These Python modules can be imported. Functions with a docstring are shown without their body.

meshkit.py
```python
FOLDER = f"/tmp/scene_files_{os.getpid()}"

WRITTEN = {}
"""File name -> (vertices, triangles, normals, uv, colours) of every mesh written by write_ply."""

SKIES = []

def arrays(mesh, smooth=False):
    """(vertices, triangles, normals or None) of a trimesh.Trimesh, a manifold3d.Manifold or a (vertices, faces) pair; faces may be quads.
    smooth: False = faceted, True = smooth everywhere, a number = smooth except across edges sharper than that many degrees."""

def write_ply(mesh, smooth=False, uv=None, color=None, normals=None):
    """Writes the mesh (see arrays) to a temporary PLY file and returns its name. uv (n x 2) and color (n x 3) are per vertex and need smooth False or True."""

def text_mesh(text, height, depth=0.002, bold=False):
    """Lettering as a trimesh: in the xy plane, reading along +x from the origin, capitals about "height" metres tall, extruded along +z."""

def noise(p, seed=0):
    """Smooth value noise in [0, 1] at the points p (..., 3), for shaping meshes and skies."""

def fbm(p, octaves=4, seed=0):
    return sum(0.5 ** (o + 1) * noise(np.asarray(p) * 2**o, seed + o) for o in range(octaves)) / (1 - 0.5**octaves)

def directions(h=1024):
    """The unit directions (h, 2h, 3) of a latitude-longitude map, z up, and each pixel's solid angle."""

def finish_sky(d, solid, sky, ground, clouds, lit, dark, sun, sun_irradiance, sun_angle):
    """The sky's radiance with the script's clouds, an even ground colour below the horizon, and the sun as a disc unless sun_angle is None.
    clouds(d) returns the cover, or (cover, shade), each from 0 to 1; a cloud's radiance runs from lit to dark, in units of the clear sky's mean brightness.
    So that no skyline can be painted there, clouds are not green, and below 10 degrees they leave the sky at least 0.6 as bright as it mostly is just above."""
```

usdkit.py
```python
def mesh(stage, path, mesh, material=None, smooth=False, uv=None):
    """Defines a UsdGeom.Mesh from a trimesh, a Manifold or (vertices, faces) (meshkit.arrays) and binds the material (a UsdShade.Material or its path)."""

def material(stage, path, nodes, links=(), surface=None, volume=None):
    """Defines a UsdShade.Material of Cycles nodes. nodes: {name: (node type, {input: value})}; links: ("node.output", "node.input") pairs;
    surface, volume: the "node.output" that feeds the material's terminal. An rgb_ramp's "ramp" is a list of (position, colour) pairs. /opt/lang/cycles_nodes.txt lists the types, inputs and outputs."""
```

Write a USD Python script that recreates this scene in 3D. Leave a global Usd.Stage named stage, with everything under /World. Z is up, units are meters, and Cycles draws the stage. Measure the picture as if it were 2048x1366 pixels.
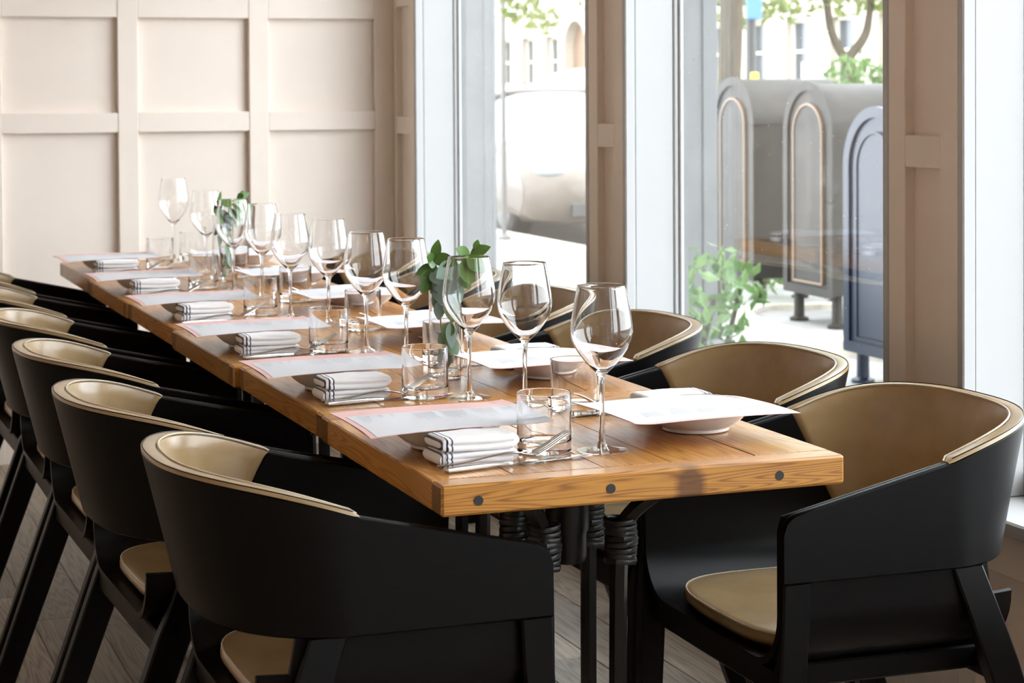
import math, random
import numpy as np, trimesh, usdkit, meshkit
from shapely.geometry import Polygon, box as sbox, LineString
from pxr import Usd, UsdGeom, UsdLux, Gf, Sdf, UsdShade

rng = random.Random(7)
nrg = np.random.default_rng(7)
stage = Usd.Stage.CreateInMemory()
UsdGeom.SetStageUpAxis(stage, 'Z'); UsdGeom.SetStageMetersPerUnit(stage, 1.0)
world = UsdGeom.Xform.Define(stage, '/World'); stage.SetDefaultPrim(world.GetPrim())

# ------------------------------------------------------------------ camera, sky, sun, exposure
cam = UsdGeom.Camera.Define(stage, '/World/camera')
FPX, CX, CY, YAW, PITCH, ROLL = 3992.78, 1026.689, 271.564, 0.35646, 0.0238, -0.0058
CAM = np.array([-0.8308, -2.5128, 1.2794])
cy_, sy_, cp_, sp_ = math.cos(YAW), math.sin(YAW), math.cos(PITCH), math.sin(PITCH)
fw = np.array([sy_*cp_, cy_*cp_, -sp_]); rt = np.array([cy_, -sy_, 0.0]); up = np.cross(rt, fw)
c_, s_ = math.cos(ROLL), math.sin(ROLL)
rt2, up2 = c_*rt + s_*up, -s_*rt + c_*up
M = Gf.Matrix4d(*rt2, 0, *up2, 0, *(-fw), 0, *CAM, 1)
cam.AddTransformOp().Set(M)
cam.CreateHorizontalApertureAttr(36.0)
cam.CreateFocalLengthAttr(36.0*FPX/2048)
cam.CreateHorizontalApertureOffsetAttr(-(CX-1024)/2048*36)
cam.CreateVerticalApertureOffsetAttr((CY-683)/2048*36)
cam.CreateFStopAttr(10.0); cam.CreateFocusDistanceAttr(3.2)
cam.CreateExposureAttr(1.58)

dome = UsdLux.DomeLight.Define(stage, '/World/sky')
dome.CreateColorAttr(Gf.Vec3f(0.86, 0.93, 1.0)); dome.CreateIntensityAttr(1.0)
sun = UsdLux.DistantLight.Define(stage, '/World/sun')
sd = np.array([-0.22, 0.62, 0.75]); sd /= np.linalg.norm(sd)
sx = np.cross([0, 0, 1.0], sd); sx /= np.linalg.norm(sx); sy2 = np.cross(sd, sx)
sun.AddTransformOp().Set(Gf.Matrix4d(*sx, 0, *sy2, 0, *sd, 0, 0, 0, 30, 1))
sun.CreateColorAttr(Gf.Vec3f(1.0, 0.94, 0.84)); sun.CreateIntensityAttr(5.0); sun.CreateAngleAttr(0.6)
UNSEEN_LAMP = 11.0                                            # strength of the unseen pendant bulbs that warm the piers

# ------------------------------------------------------------------ helpers
taken = {}
def fresh(parent, name):
    k = (parent, name); n = taken.get(k, 0); taken[k] = n + 1
    return f'{parent}/{name}' + (f'_{n:03d}' if n else '')
def ppath(parent):
    return '/World' if parent is None else (parent if isinstance(parent, str) else str(parent.GetPath()))
def tag(o, label=None, cat=None, group=None, kind=None):
    p = o.GetPrim() if hasattr(o, 'GetPrim') else o
    for k, v in (('label', label), ('category', cat), ('group', group), ('kind', kind)):
        if v: p.SetCustomDataByKey(k, v)
    return p
def obj(name, mesh, m, parent=None, smooth=False, **kw):
    o = usdkit.mesh(stage, fresh(ppath(parent), name), mesh, L[m], smooth=smooth)
    return tag(o, **kw)
def thing(name, loc=(0, 0, 0), rz=0.0, parent=None, **kw):
    x = UsdGeom.Xform.Define(stage, fresh(ppath(parent), name))
    x.AddTranslateOp().Set(Gf.Vec3d(*map(float, loc)))
    x.AddRotateZOp().Set(float(math.degrees(rz)))
    return tag(x, **kw)
def dup(src, loc, rz=0.0, **kw):
    base = src.GetName()
    if base[-4:-3] == '_' and base[-3:].isdigit(): base = base[:-4]
    x = UsdGeom.Xform.Define(stage, fresh('/World', base))
    p = x.GetPrim(); p.GetReferences().AddInternalReference(src.GetPath())
    x.ClearXformOpOrder()
    x.AddTranslateOp().Set(Gf.Vec3d(*map(float, loc))); x.AddRotateZOp().Set(float(math.degrees(rz)))
    p.SetInstanceable(True)
    return tag(p, **kw)
def many(builder):
    """First call builds the thing, later calls reference it."""
    st = {}
    def place(loc, rz=0.0, key=0, **kw):
        if key not in st:
            p = builder(key); xf = UsdGeom.Xformable(p); ops = xf.GetOrderedXformOps()
            ops[0].Set(Gf.Vec3d(*map(float, loc))); ops[1].Set(float(math.degrees(rz))); st[key] = p
            return tag(p, **kw)
        return dup(st[key], loc, rz, **kw)
    return place
cat = trimesh.util.concatenate
def bx(x0, x1, y0, y1, z0, z1):
    b = trimesh.creation.box((x1-x0, y1-y0, z1-z0)); b.apply_translation(((x0+x1)/2, (y0+y1)/2, (z0+z1)/2)); return b
def rbx(x0, x1, y0, y1, z0, z1, r=0.003):
    """box with chamfered edges (24-vertex hull)"""
    x = [x0, x1]; y = [y0, y1]; z = [z0, z1]; P = []
    r = min(r, (x1-x0)/2.01, (y1-y0)/2.01, (z1-z0)/2.01)
    for i in (0, 1):
        for j in (0, 1):
            for k in (0, 1):
                a = np.array([x[i], y[j], z[k]]); s = np.array([1-2*i, 1-2*j, 1-2*k])
                for ax in range(3):
                    d = s*r; d[ax] = 0; P.append(a+d)
    return trimesh.convex.convex_hull(np.array(P))
def loft(rings, closed=False, cap=True):
    R = np.asarray(rings, float); n, k = R.shape[:2]; V = R.reshape(-1, 3); F = []
    i = np.arange(n if closed else n-1)[:, None]; j = np.arange(k)[None]
    i2 = (i+1) % n; j2 = (j+1) % k
    a, b, c, d = i*k+j, i*k+j2, i2*k+j2, i2*k+j
    F = np.concatenate([np.stack([a, b, c], -1).reshape(-1, 3), np.stack([a, c, d], -1).reshape(-1, 3)])
    if cap and not closed:
        V = np.vstack([V, R[0].mean(0), R[-1].mean(0)]); m = n*k; jj = np.arange(k); jn = (jj+1) % k
        F = np.vstack([F, np.stack([jn, jj, np.full(k, m)], 1), np.stack([(n-1)*k+jj, (n-1)*k+jn, np.full(k, m+1)], 1)])
    t = trimesh.Trimesh(V, F, process=False)
    if t.volume < 0: t.invert()
    return t
def lathe(prof, n=48):
    """closed (r,z) profile loop; r may be 0"""
    P = np.asarray(prof, float); a = np.linspace(0, 2*np.pi, n, endpoint=False)
    R = np.stack([P[None, :, 0]*np.cos(a)[:, None], P[None, :, 0]*np.sin(a)[:, None], np.repeat(P[None, :, 1], n, 0)], -1)
    t = loft(R, closed=True)
    t = trimesh.Trimesh(t.vertices, t.faces); t.merge_vertices(); t.update_faces(t.nondegenerate_faces()); 
    if t.volume < 0: t.invert()
    return t
def tube(pts, r, k=8, cap=True):
    pts = np.asarray(pts, float); r = np.broadcast_to(r, len(pts)); T = np.gradient(pts, axis=0)
    T /= np.linalg.norm(T, axis=1)[:, None]; ref = np.array([0, 0, 1.0]) if abs(T[:, 2]).mean() < .8 else np.array([1.0, 0, 0])
    rings = []; a = np.linspace(0, 2*np.pi, k, endpoint=False)
    for p, t, rr in zip(pts, T, r):
        u = np.cross(t, ref); u /= np.linalg.norm(u); v = np.cross(t, u)
        rings.append(p + rr*(np.cos(a)[:, None]*u + np.sin(a)[:, None]*v))
    return loft(rings, cap=cap)
def barloft(pts, wx, wy, ch=.004):
    """rectangular bar following points (cross-section stays horizontal); wx, wy scalars or lists"""
    wx = np.broadcast_to(wx, len(pts)); wy = np.broadcast_to(wy, len(pts)); R = []
    for p, a, b in zip(pts, wx, wy):
        a, b = a/2, b/2; c = ch
        R.append([(p[0]+x, p[1]+y, p[2]) for x, y in ((a-c, -b), (a, -b+c), (a, b-c), (a-c, b), (-a+c, b), (-a, b-c), (-a, -b+c), (-a+c, -b))])
    return loft(R)
def catmull(P, n=8):
    P = np.asarray(P, float); Q = np.vstack([2*P[0]-P[1], P, 2*P[-1]-P[-2]]); out = []
    for i in range(1, len(Q)-2):
        t = np.linspace(0, 1, n, endpoint=False)[:, None]
        a, b, c, d = Q[i-1], Q[i], Q[i+1], Q[i+2]
        out.append(.5*(2*b + (c-a)*t + (2*a-5*b+4*c-d)*t**2 + (3*b-a-3*c+d)*t**3))
    return np.vstack(out + [P[-1:]])
def extr(poly, h, z0=0.0):
    t = trimesh.creation.extrude_polygon(poly, h, engine='earcut'); t.apply_translation((0, 0, z0)); return t
def swapxyz(t, order):
    """vertices reordered: new axes take old columns"""
    v = t.vertices[:, list(order)]; t = trimesh.Trimesh(v, t.faces, process=False)
    if t.volume < 0: t.invert()
    return t

# ------------------------------------------------------------------ materials
L = {}
def mat(name, nodes, links=(), surface='p.BSDF', volume=None):
    L[name] = usdkit.material(stage, '/World/Looks/' + name, nodes, links, surface=surface, volume=volume)
def plain(name, col, rough=.5, **kw):
    mat(name, {'p': ('principled_bsdf', dict(base_color=col, roughness=rough, **kw))})
def noisy(name, c1, c2, scale, rough=.5, detail=3, stretch=(1, 1, 1), bump=0.0, bdist=.002, rr=None, **kw):
    nodes = {'tc': ('texture_coordinate', {}), 'mp': ('mapping', dict(scale=stretch)), 'n': ('noise_texture', dict(scale=scale, detail=detail, roughness=.6)),
             'r': ('rgb_ramp', dict(ramp=[(.3, c1), (.7, c2)])), 'p': ('principled_bsdf', dict(roughness=rough, **kw))}
    links = [('tc.object', 'mp.vector'), ('mp.vector', 'n.vector'), ('n.fac', 'r.fac'), ('r.color', 'p.base_color')]
    if bump:
        nodes['b'] = ('bump', dict(strength=bump, distance=bdist)); links += [('n.fac', 'b.height'), ('b.normal', 'p.normal')]
    mat(name, nodes, links)

noisy('cream_paint', (.79, .69, .60), (.83, .725, .635), 3, .55)
noisy('unseen_wall_tan', (.44, .385, .325), (.48, .42, .355), 3, .6)  # for the unseen left wall, toned down to dim its reflection
plain('white_paint', (.45, .445, .44), .45)
plain('ceiling_paint', (.70, .64, .56), .8)
noisy('grey_paint', (.11, .11, .108), (.135, .134, .13), 6, .6)
noisy('black_wood', (.0020, .0017, .0016), (.0036, .0031, .003), 40, .36, stretch=(1, 1, 9), bump=.12, bdist=.0006, specular_ior_level=.15)
noisy('leather', (.27, .172, .078), (.38, .262, .135), 9, .25, detail=6, bump=.08, bdist=.001)
plain('piping_leather', (.50, .41, .29), .4)
plain('iron', (.006, .0055, .005), .34, specular_ior_level=.35)
noisy('iron_wrap', (.010, .009, .008), (.02, .018, .016), 60, .38, bump=.3)
plain('steel', (.62, .60, .57), .16, metallic=1.0)
plain('ceramic', (.80, .76, .71), .12, coat_weight=.3)
plain('white_sheet', (.67, .67, .70), .6)
plain('pink_sheet', (.80, .50, .47), .6)
plain('ink', (.42, .42, .45), .7)
plain('plug_wood', (.018, .014, .012), .5)
plain('brass', (.55, .38, .15), .3, metallic=1.0)
plain('bulb', (1, .8, .6), .4, emission_color=(1.0, .45, .15), emission_strength=UNSEEN_LAMP)
plain('glass', (1, 1, 1), 0.0, transmission_weight=1.0, ior=1.47)
noisy('tarmac', (.03, .03, .031), (.045, .044, .043), 30, .8)
noisy('concrete', (.22, .21, .195), (.28, .268, .25), 5, .8, detail=5)
noisy('kerb_stone', (.36, .32, .26), (.56, .51, .43), 9, .8, detail=5)
noisy('facade_stone', (.38, .33, .27), (.44, .39, .32), 1.5, .8)
plain('facade_trim', (.72, .66, .56), .7)
plain('dark_pane', (.06, .07, .08), .15)
plain('door_wood', (.20, .12, .07), .5)
plain('silver_paint', (.13, .105, .085), .4, metallic=.2, coat_weight=.15)
plain('sky_glass', (.40, .43, .46), .12, metallic=.8)
plain('white_car_paint', (.75, .76, .78), .25, coat_weight=.6)
plain('blue_car_paint', (.10, .16, .24), .25, coat_weight=.6)
plain('tyre', (.015, .015, .015), .7)
plain('lamp_lens', (.25, .27, .28), .15, coat_weight=.5)
plain('grille_black', (.03, .03, .03), .4)
noisy('olive_metal', (.018, .015, .011), (.032, .027, .020), 6, .5, specular_ior_level=.3)
plain('tan_edge', (.20, .13, .08), .45)
plain('blue_metal', (.008, .014, .035), .35)
plain('galvanised', (.13, .12, .11), .5, metallic=.2)
plain('sign_blue', (.05, .16, .55), .4)
plain('sign_white', (.8, .8, .8), .4)
plain('hydrant_yellow', (.75, .50, .04), .4)
noisy('bark', (.045, .035, .022), (.09, .07, .045), 8, .9, stretch=(3, 3, .6))
noisy('soil', (.05, .035, .025), (.09, .065, .045), 10, .95)
noisy('stem_green', (.20, .14, .07), (.16, .20, .06), 20, .6)
def leafmat(name, a, b, tr=.45, rough=.4):
    mat(name, {'tc': ('texture_coordinate', {}), 'n': ('noise_texture', dict(scale=9, detail=2)), 'r': ('rgb_ramp', dict(ramp=[(.35, a), (.65, b)])),
               'p': ('principled_bsdf', dict(roughness=rough)), 't': ('translucent_bsdf', {}), 'm': ('mix_closure', dict(fac=tr))},
        [('tc.object', 'n.vector'), ('n.fac', 'r.fac'), ('r.color', 'p.base_color'), ('r.color', 't.color'), ('p.BSDF', 'm.closure1'), ('t.BSDF', 'm.closure2')], surface='m.closure')
leafmat('tree_leaf', (.14, .20, .055), (.30, .32, .11), .5)
leafmat('shrub_leaf', (.07, .14, .04), (.17, .25, .09), .4)
leafmat('sprig_leaf', (.085, .19, .04), (.16, .30, .07), .35, .35)
leafmat('sprig_leaf_pale', (.27, .38, .30), (.34, .45, .36), .3, .45)
# window pane: clear, mirror at grazing angles, a few dust specks
mat('pane_glass', {'lw': ('layer_weight', dict(blend=.5)), 'pw': ('math', dict(math_type='power', value2=5.0)), 'ma': ('math', dict(math_type='multiply_add', value2=.96, value3=.04)),
                   't': ('transparent_bsdf', dict(color=(.985, .99, .985))), 'g': ('glossy_bsdf', dict(color=(1, 1, 1), roughness=0.0)),
                   'm': ('mix_closure', {}), 'geo': ('geometry', {}), 'v': ('voronoi_texture', dict(scale=26, randomness=1.0)),
                   'r': ('math', dict(math_type='less_than', value2=.045)), 'r2': ('math', dict(math_type='multiply', value2=.55)),
                   'd': ('diffuse_bsdf', dict(color=(.8, .8, .78))), 'm2': ('mix_closure', {})},
    [('lw.facing', 'pw.value1'), ('pw.value', 'ma.value1'), ('ma.value', 'm.fac'), ('t.BSDF', 'm.closure1'), ('g.BSDF', 'm.closure2'), ('geo.position', 'v.vector'), ('v.distance', 'r.value1'), ('r.value', 'r2.value1'),
     ('r2.value', 'm2.fac'), ('m.closure', 'm2.closure1'), ('d.BSDF', 'm2.closure2')], surface='m2.closure')
mat('clear_glass', {'lw': ('layer_weight', dict(blend=.5)), 'pw': ('math', dict(math_type='power', value2=4.0)), 'ma': ('math', dict(math_type='multiply_add', value2=.9, value3=.05)),
                    't': ('transparent_bsdf', dict(color=(.97, .98, .97))), 'g': ('glossy_bsdf', dict(color=(1, 1, 1), roughness=0.0)), 'm': ('mix_closure', {})},
    [('lw.facing', 'pw.value1'), ('pw.value', 'ma.value1'), ('ma.value', 'm.fac'), ('t.BSDF', 'm.closure1'), ('g.BSDF', 'm.closure2')], surface='m.closure')
def wood(name, axis, light, mid, dark, rough, fine=1.0, coat=.15, endgrain=True, knots=True, spread=.35, bump=.08, ringf=150.0, knot=None):
    st = {0: (.5, 9, 9), 1: (9, .5, 9)}[axis]
    n = {'tc': ('texture_coordinate', {}), 'oi': ('object_info', {}), 'rm': ('math', dict(math_type='multiply', value2=37.0)),
         'cx': ('combine_xyz', {}), 'ad': ('vector_math', dict(math_type='add')),
         'mp': ('mapping', dict(scale=st)), 'n1': ('noise_texture', dict(scale=1.1*fine, detail=3, roughness=.55)),
         'dm': ('math', dict(math_type='multiply', value2=ringf)), 'sn': ('math', dict(math_type='sine')), 'sh': ('map_range', dict(from_min=-1.0, from_max=1.0, to_min=0.0, to_max=1.0)),
         'n2': ('noise_texture', dict(scale=14*fine, detail=4, roughness=.7)), 'mixf': ('mix_float', dict(fac=.42)),
         'r': ('rgb_ramp', dict(ramp=[(.10, dark), (.36, mid), (.8, light)])),
         'hs': ('hsv', dict(hue=.5, saturation=1.0)), 'vv': ('map_range', dict(from_min=0.0, from_max=1.0, to_min=1-spread, to_max=1+spread*.7)),
         'kv': ('voronoi_texture', dict(scale=2.6)), 'kr': ('map_range', dict(from_min=.03, from_max=.14, to_min=1.0, to_max=0.0, clamp=True)), 'km': ('mix', dict(mix_type='mix', color2=(dark[0]*.45, dark[1]*.38, dark[2]*.35))),
         'kmul': ('math', dict(math_type='multiply', value2=.85 if knots else 0.0)),
         'b': ('bump', dict(strength=bump, distance=.001)), 'p': ('principled_bsdf', dict(roughness=rough, coat_weight=coat, coat_roughness=.12, specular_ior_level=.5))}
    ks = {0: (1.2, 4, 4), 1: (4, 1.2, 4)}[axis]
    n['kmp'] = ('mapping', dict(scale=ks))
    l = [('oi.random', 'rm.value1'), ('rm.value', 'cx.x'), ('rm.value', 'cx.y'), ('rm.value', 'cx.z'), ('tc.object', 'ad.vector1'), ('cx.vector', 'ad.vector2'),
         ('ad.vector', 'mp.vector'), ('mp.vector', 'n1.vector'), ('mp.vector', 'n2.vector'), ('n1.fac', 'dm.value1'), ('dm.value', 'sn.value1'), ('sn.value', 'sh.value'),
         ('sh.result', 'mixf.a'), ('n2.fac', 'mixf.b'), ('mixf.result', 'r.fac'), ('oi.random', 'vv.value'), ('vv.result', 'hs.value'), ('r.color', 'hs.color'),
         ('ad.vector', 'kmp.vector'), ('kmp.vector', 'kv.vector'), ('kv.distance', 'kr.value'), ('kr.result', 'kmul.value1'), ('kmul.value', 'km.fac'), ('hs.color', 'km.color1'),
         ('n2.fac', 'b.height'), ('b.normal', 'p.normal')]
    out = 'km.color'
    if endgrain:
        n.update({'sp': ('separate_xyz', {}), 'ab': ('math', dict(math_type='absolute')), 'gt': ('math', dict(math_type='greater_than', value2=.8)),
                  'eg': ('mix', dict(mix_type='multiply', color2=(.42, .36, .32)))})
        l += [('tc.normal', 'sp.vector'), ('sp.' + 'xy'[axis], 'ab.value1'), ('ab.value', 'gt.value1'), ('gt.value', 'eg.fac'), (out, 'eg.color1')]; out = 'eg.color'
    if knot:
        n.update({'k1': ('vector_math', dict(math_type='subtract', vector2=knot[:3])), 'k2': ('vector_math', dict(math_type='multiply', vector2=knot[3:])), 'k3': ('vector_math', dict(math_type='length')),
                  'k4': ('mix_float', dict(fac=.35, use_clamp=False)), 'k5': ('map_range', dict(from_min=.62, from_max=.95, to_min=.8, to_max=0.0, clamp=True)), 'k6': ('mix', dict(mix_type='mix', color2=(.085, .030, .012)))})
        l += [('tc.object', 'k1.vector1'), ('k1.vector', 'k2.vector1'), ('k2.vector', 'k3.vector1'), ('k3.value', 'k4.a'), ('n2.fac', 'k4.b'), ('k4.value' if False else 'k4.result', 'k5.value'), ('k5.result', 'k6.fac'), (out, 'k6.color1')]; out = 'k6.color'
    l.append((out, 'p.base_color'))
    mat(name, n, l)
wood('table_plank_wood', 1, (.50, .235, .052), (.405, .172, .034), (.27, .105, .020), .33, spread=.26, ringf=260.0)
wood('table_end_wood', 0, (.49, .225, .040), (.405, .168, .027), (.15, .055, .012), .33, spread=.15, ringf=420.0, knot=(.366, 0, .722, 42, 28, 30))
wood('floor_wood', 1, (.32, .25, .185), (.25, .19, .135), (.14, .102, .07), .48, fine=1.0, coat=.1, knots=False, endgrain=False, spread=.3)
# napkin cloth: navy stripes woven across one end and along one side
mat('napkin_cloth', {'tc': ('texture_coordinate', {}), 's': ('separate_xyz', {}),
     'ra': ('rgb_ramp', dict(interpolate=False, ramp=[(0, (.82, .80, .80)), (.040, (.06, .065, .12)), (.062, (.82, .80, .80)), (.095, (.06, .065, .12)), (.117, (.82, .80, .80)), (.150, (.06, .065, .12)), (.172, (.82, .80, .80))])),
     'rb': ('rgb_ramp', dict(interpolate=False, ramp=[(0, (1, 1, 1)), (.905, (.10, .11, .2)), (.935, (1, 1, 1)), (.955, (.10, .11, .2)), (.975, (1, 1, 1))])),
     'ma': ('map_range', dict(from_min=-.064, from_max=.064)), 'mb': ('map_range', dict(from_min=-.037, from_max=.037)),
     'mx': ('mix', dict(mix_type='multiply', fac=1.0)), 'n': ('noise_texture', dict(scale=90, detail=2)), 'b': ('bump', dict(strength=.25, distance=.001)),
     'p': ('principled_bsdf', dict(roughness=.85, sheen_weight=.2))},
    [('tc.object', 's.vector'), ('s.x', 'ma.value'), ('s.y', 'mb.value'), ('ma.result', 'ra.fac'), ('mb.result', 'rb.fac'), ('ra.color', 'mx.color1'), ('rb.color', 'mx.color2'),
     ('mx.color', 'p.base_color'), ('tc.object', 'n.vector'), ('n.fac', 'b.height'), ('b.normal', 'p.normal')])

# ------------------------------------------------------------------ the room
XW, XG, XO = 1.304, 1.463, 1.495          # room face of the window wall, pane, outer face
YF, ZC = 4.5, 3.05                       # far wall, ceiling
XL, YB = -2.9, -5.5
fl = thing('floor', kind='structure')
obj('subfloor', bx(XL, XW+.02, YB, YF+.02, -.12, -.004), 'floor_wood', fl)
x = -2.24
while x < XW-.01:
    w = min(.142, XW-x); y = -1.3 - rng.random()*1.2
    while y < YF:
        ln = rng.uniform(1.2, 1.9); y1 = min(y+ln, YF)
        obj('plank', rbx(x+.0008, x+w-.0008, y+.0008, y1-.0008, -.012, rng.uniform(-.0005, 0), .0012), 'floor_wood', fl); y = y1
        if YF-y < .25: break
    x += w
obj('ceiling', bx(XL-.1, XO, YB-.1, YF+.1, ZC, ZC+.15), 'ceiling_paint', kind='structure')  # unseen ceiling, warm-toned to bounce light into the room
obj('wall_left', bx(XL-.1, XL, YB-.1, YF+.1, -.1, ZC), 'unseen_wall_tan', kind='structure')  # unseen left wall, kept darker so the panes mirror less of it
obj('wall_behind', bx(XL, XO, YB-.1, YB, -.1, ZC), 'cream_paint', kind='structure')  # unseen back wall, closes the room for bounce and reflections
# far wall: sunk panels between stiles and rails
wf = thing('wall_far', kind='structure')
obj('backing', bx(XL, XO, YF+.0, YF+.12, -.1, ZC), 'cream_paint', wf)
xs = [(1.233-.4645*k, 1.304-.4645*k) for k in range(0, 12)]
zs = [(.0, .16), (.50, .57), (1.133, 1.202), (1.533, 1.606), (1.99, 2.06), (2.45, 2.52), (2.9, ZC)]
for a, b in xs: obj('stile', rbx(a, b, YF-.030, YF+.001, 0, ZC, .002), 'cream_paint', wf)
for a, b in zs:
    for (a2, b2), (a1, b1) in zip(xs[1:], xs[:-1]): obj('rail', rbx(b2, a1, YF-.0285, YF+.001, a, b, .002), 'cream_paint', wf)
for (a2, b2), (a1, b1) in zip(xs[1:6], xs[:5]):
    for (z0, z1), (z2, z3) in zip(zs[:-1], zs[1:]): obj('panel', bx(b2-.002, a1+.002, YF-.004, YF+.001, z1-.002, z2+.002), 'cream_paint', wf)
# window wall: piers with panelled faces, aprons, heads
ZS, ZH = .48, 2.62
wr = thing('wall_right', kind='structure')
PIERS = [(4.222, YF), (2.382, 2.620), (.778, 1.030), (-1.10, -.85), (-2.95, -2.70), (YB, -4.4)]
WINS = [(2.620, 4.222), (1.030, 2.382), (-.85, .778), (-2.70, -1.10), (-4.4, -2.95)]
for y0, y1 in PIERS:
    obj('pier', bx(XW+.022, 1.452, y0+.002, y1-.002, 0, ZC), 'cream_paint', wr)
    obj('pier_outer', bx(1.452, XO, y0, y1, -.1, 8.6), 'grey_paint', wr)  # unseen height above the windows is raised to shade the sidewalk
    obj('pilaster', bx(XO, XO+.006, y0+.01, y1-.01, -.1, 8.6), 'grey_paint', wr)
    w = min(.062, (y1-y0)*.26)
    for a, b in ((y0, y0+w), (y1-w, y1)): obj('pier_stile', rbx(XW, XW+.024, a, b, .0, ZC, .0015), 'cream_paint', wr)
    for a, b in ((0, .14), (.36, .42), (1.117, 1.181), (1.575, 1.64), (2.3, 2.36)): obj('pier_rail', rbx(XW+.0008, XW+.024, y0+w, y1-w, a, b, .0015), 'cream_paint', wr)
for y0, y1 in WINS:
    obj('apron', bx(XW+.022, 1.452, y0-.002, y1+.002, 0, ZS-.03), 'cream_paint', wr)
    obj('apron_outer', bx(1.452, XO, y0+.028, y1-.028, -.1, ZS-.02), 'grey_paint', wr)
    n = 3; st = .06
    for k in range(n+1):
        yy = y0 + (y1-y0-st)*k/n; obj('apron_stile', rbx(XW, XW+.024, yy, yy+st, .0, ZS-.03, .0015), 'cream_paint', wr)
    for a, b in ((0, .12), (.37, ZS-.03)): obj('apron_rail', rbx(XW+.0008, XW+.024, y0, y1, a, b, .0015), 'cream_paint', wr)
    obj('head', bx(XW, 1.452, y0-.002, y1+.002, ZH, ZC), 'cream_paint', wr)
    obj('head_outer', bx(1.452, XO, y0, y1, ZH, 8.6), 'grey_paint', wr)  # upper wall out of view, tall enough to shade the sidewalk
for i, (y0, y1) in enumerate(WINS):
    w = thing(f'window_{i+1}', kind='structure')
    for s, yy in ((-1, y1), (1, y0)):          # far and near jamb: bead, board, glazing stop
        lo, hi = (lambda d: (yy-d, yy) if s < 0 else (yy, yy+d)), None
        for nm, x0, x1, d in (('jamb_bead', XW-.002, XW+.026, .022), ('jamb', XW+.030, 1.447, .013), ('glazing_stop', 1.447, 1.461, .017), ('sash_stile', 1.461, 1.472, .024)):
            if s > 0 and x0 > 1.44: d = .006
            a, b = lo(d); obj(nm, rbx(x0, x1, a, b, ZS, ZH, .003), 'white_paint', w)
    obj('sill', rbx(XW-.02, 1.47, y0-.0, y1+.0, ZS-.03, ZS, .004), 'white_paint', w)
    obj('sash_rail', rbx(1.447, 1.472, y0+.006, y1-.024, ZS, ZS+.05, .003), 'white_paint', w)
    obj('sash_rail', rbx(1.447, 1.472, y0+.006, y1-.024, ZH-.05, ZH, .003), 'white_paint', w)
    obj('pane', bx(XG, XG+.006, y0+.005, y1-.015, ZS+.03, ZH-.03), 'pane_glass', w)

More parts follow.
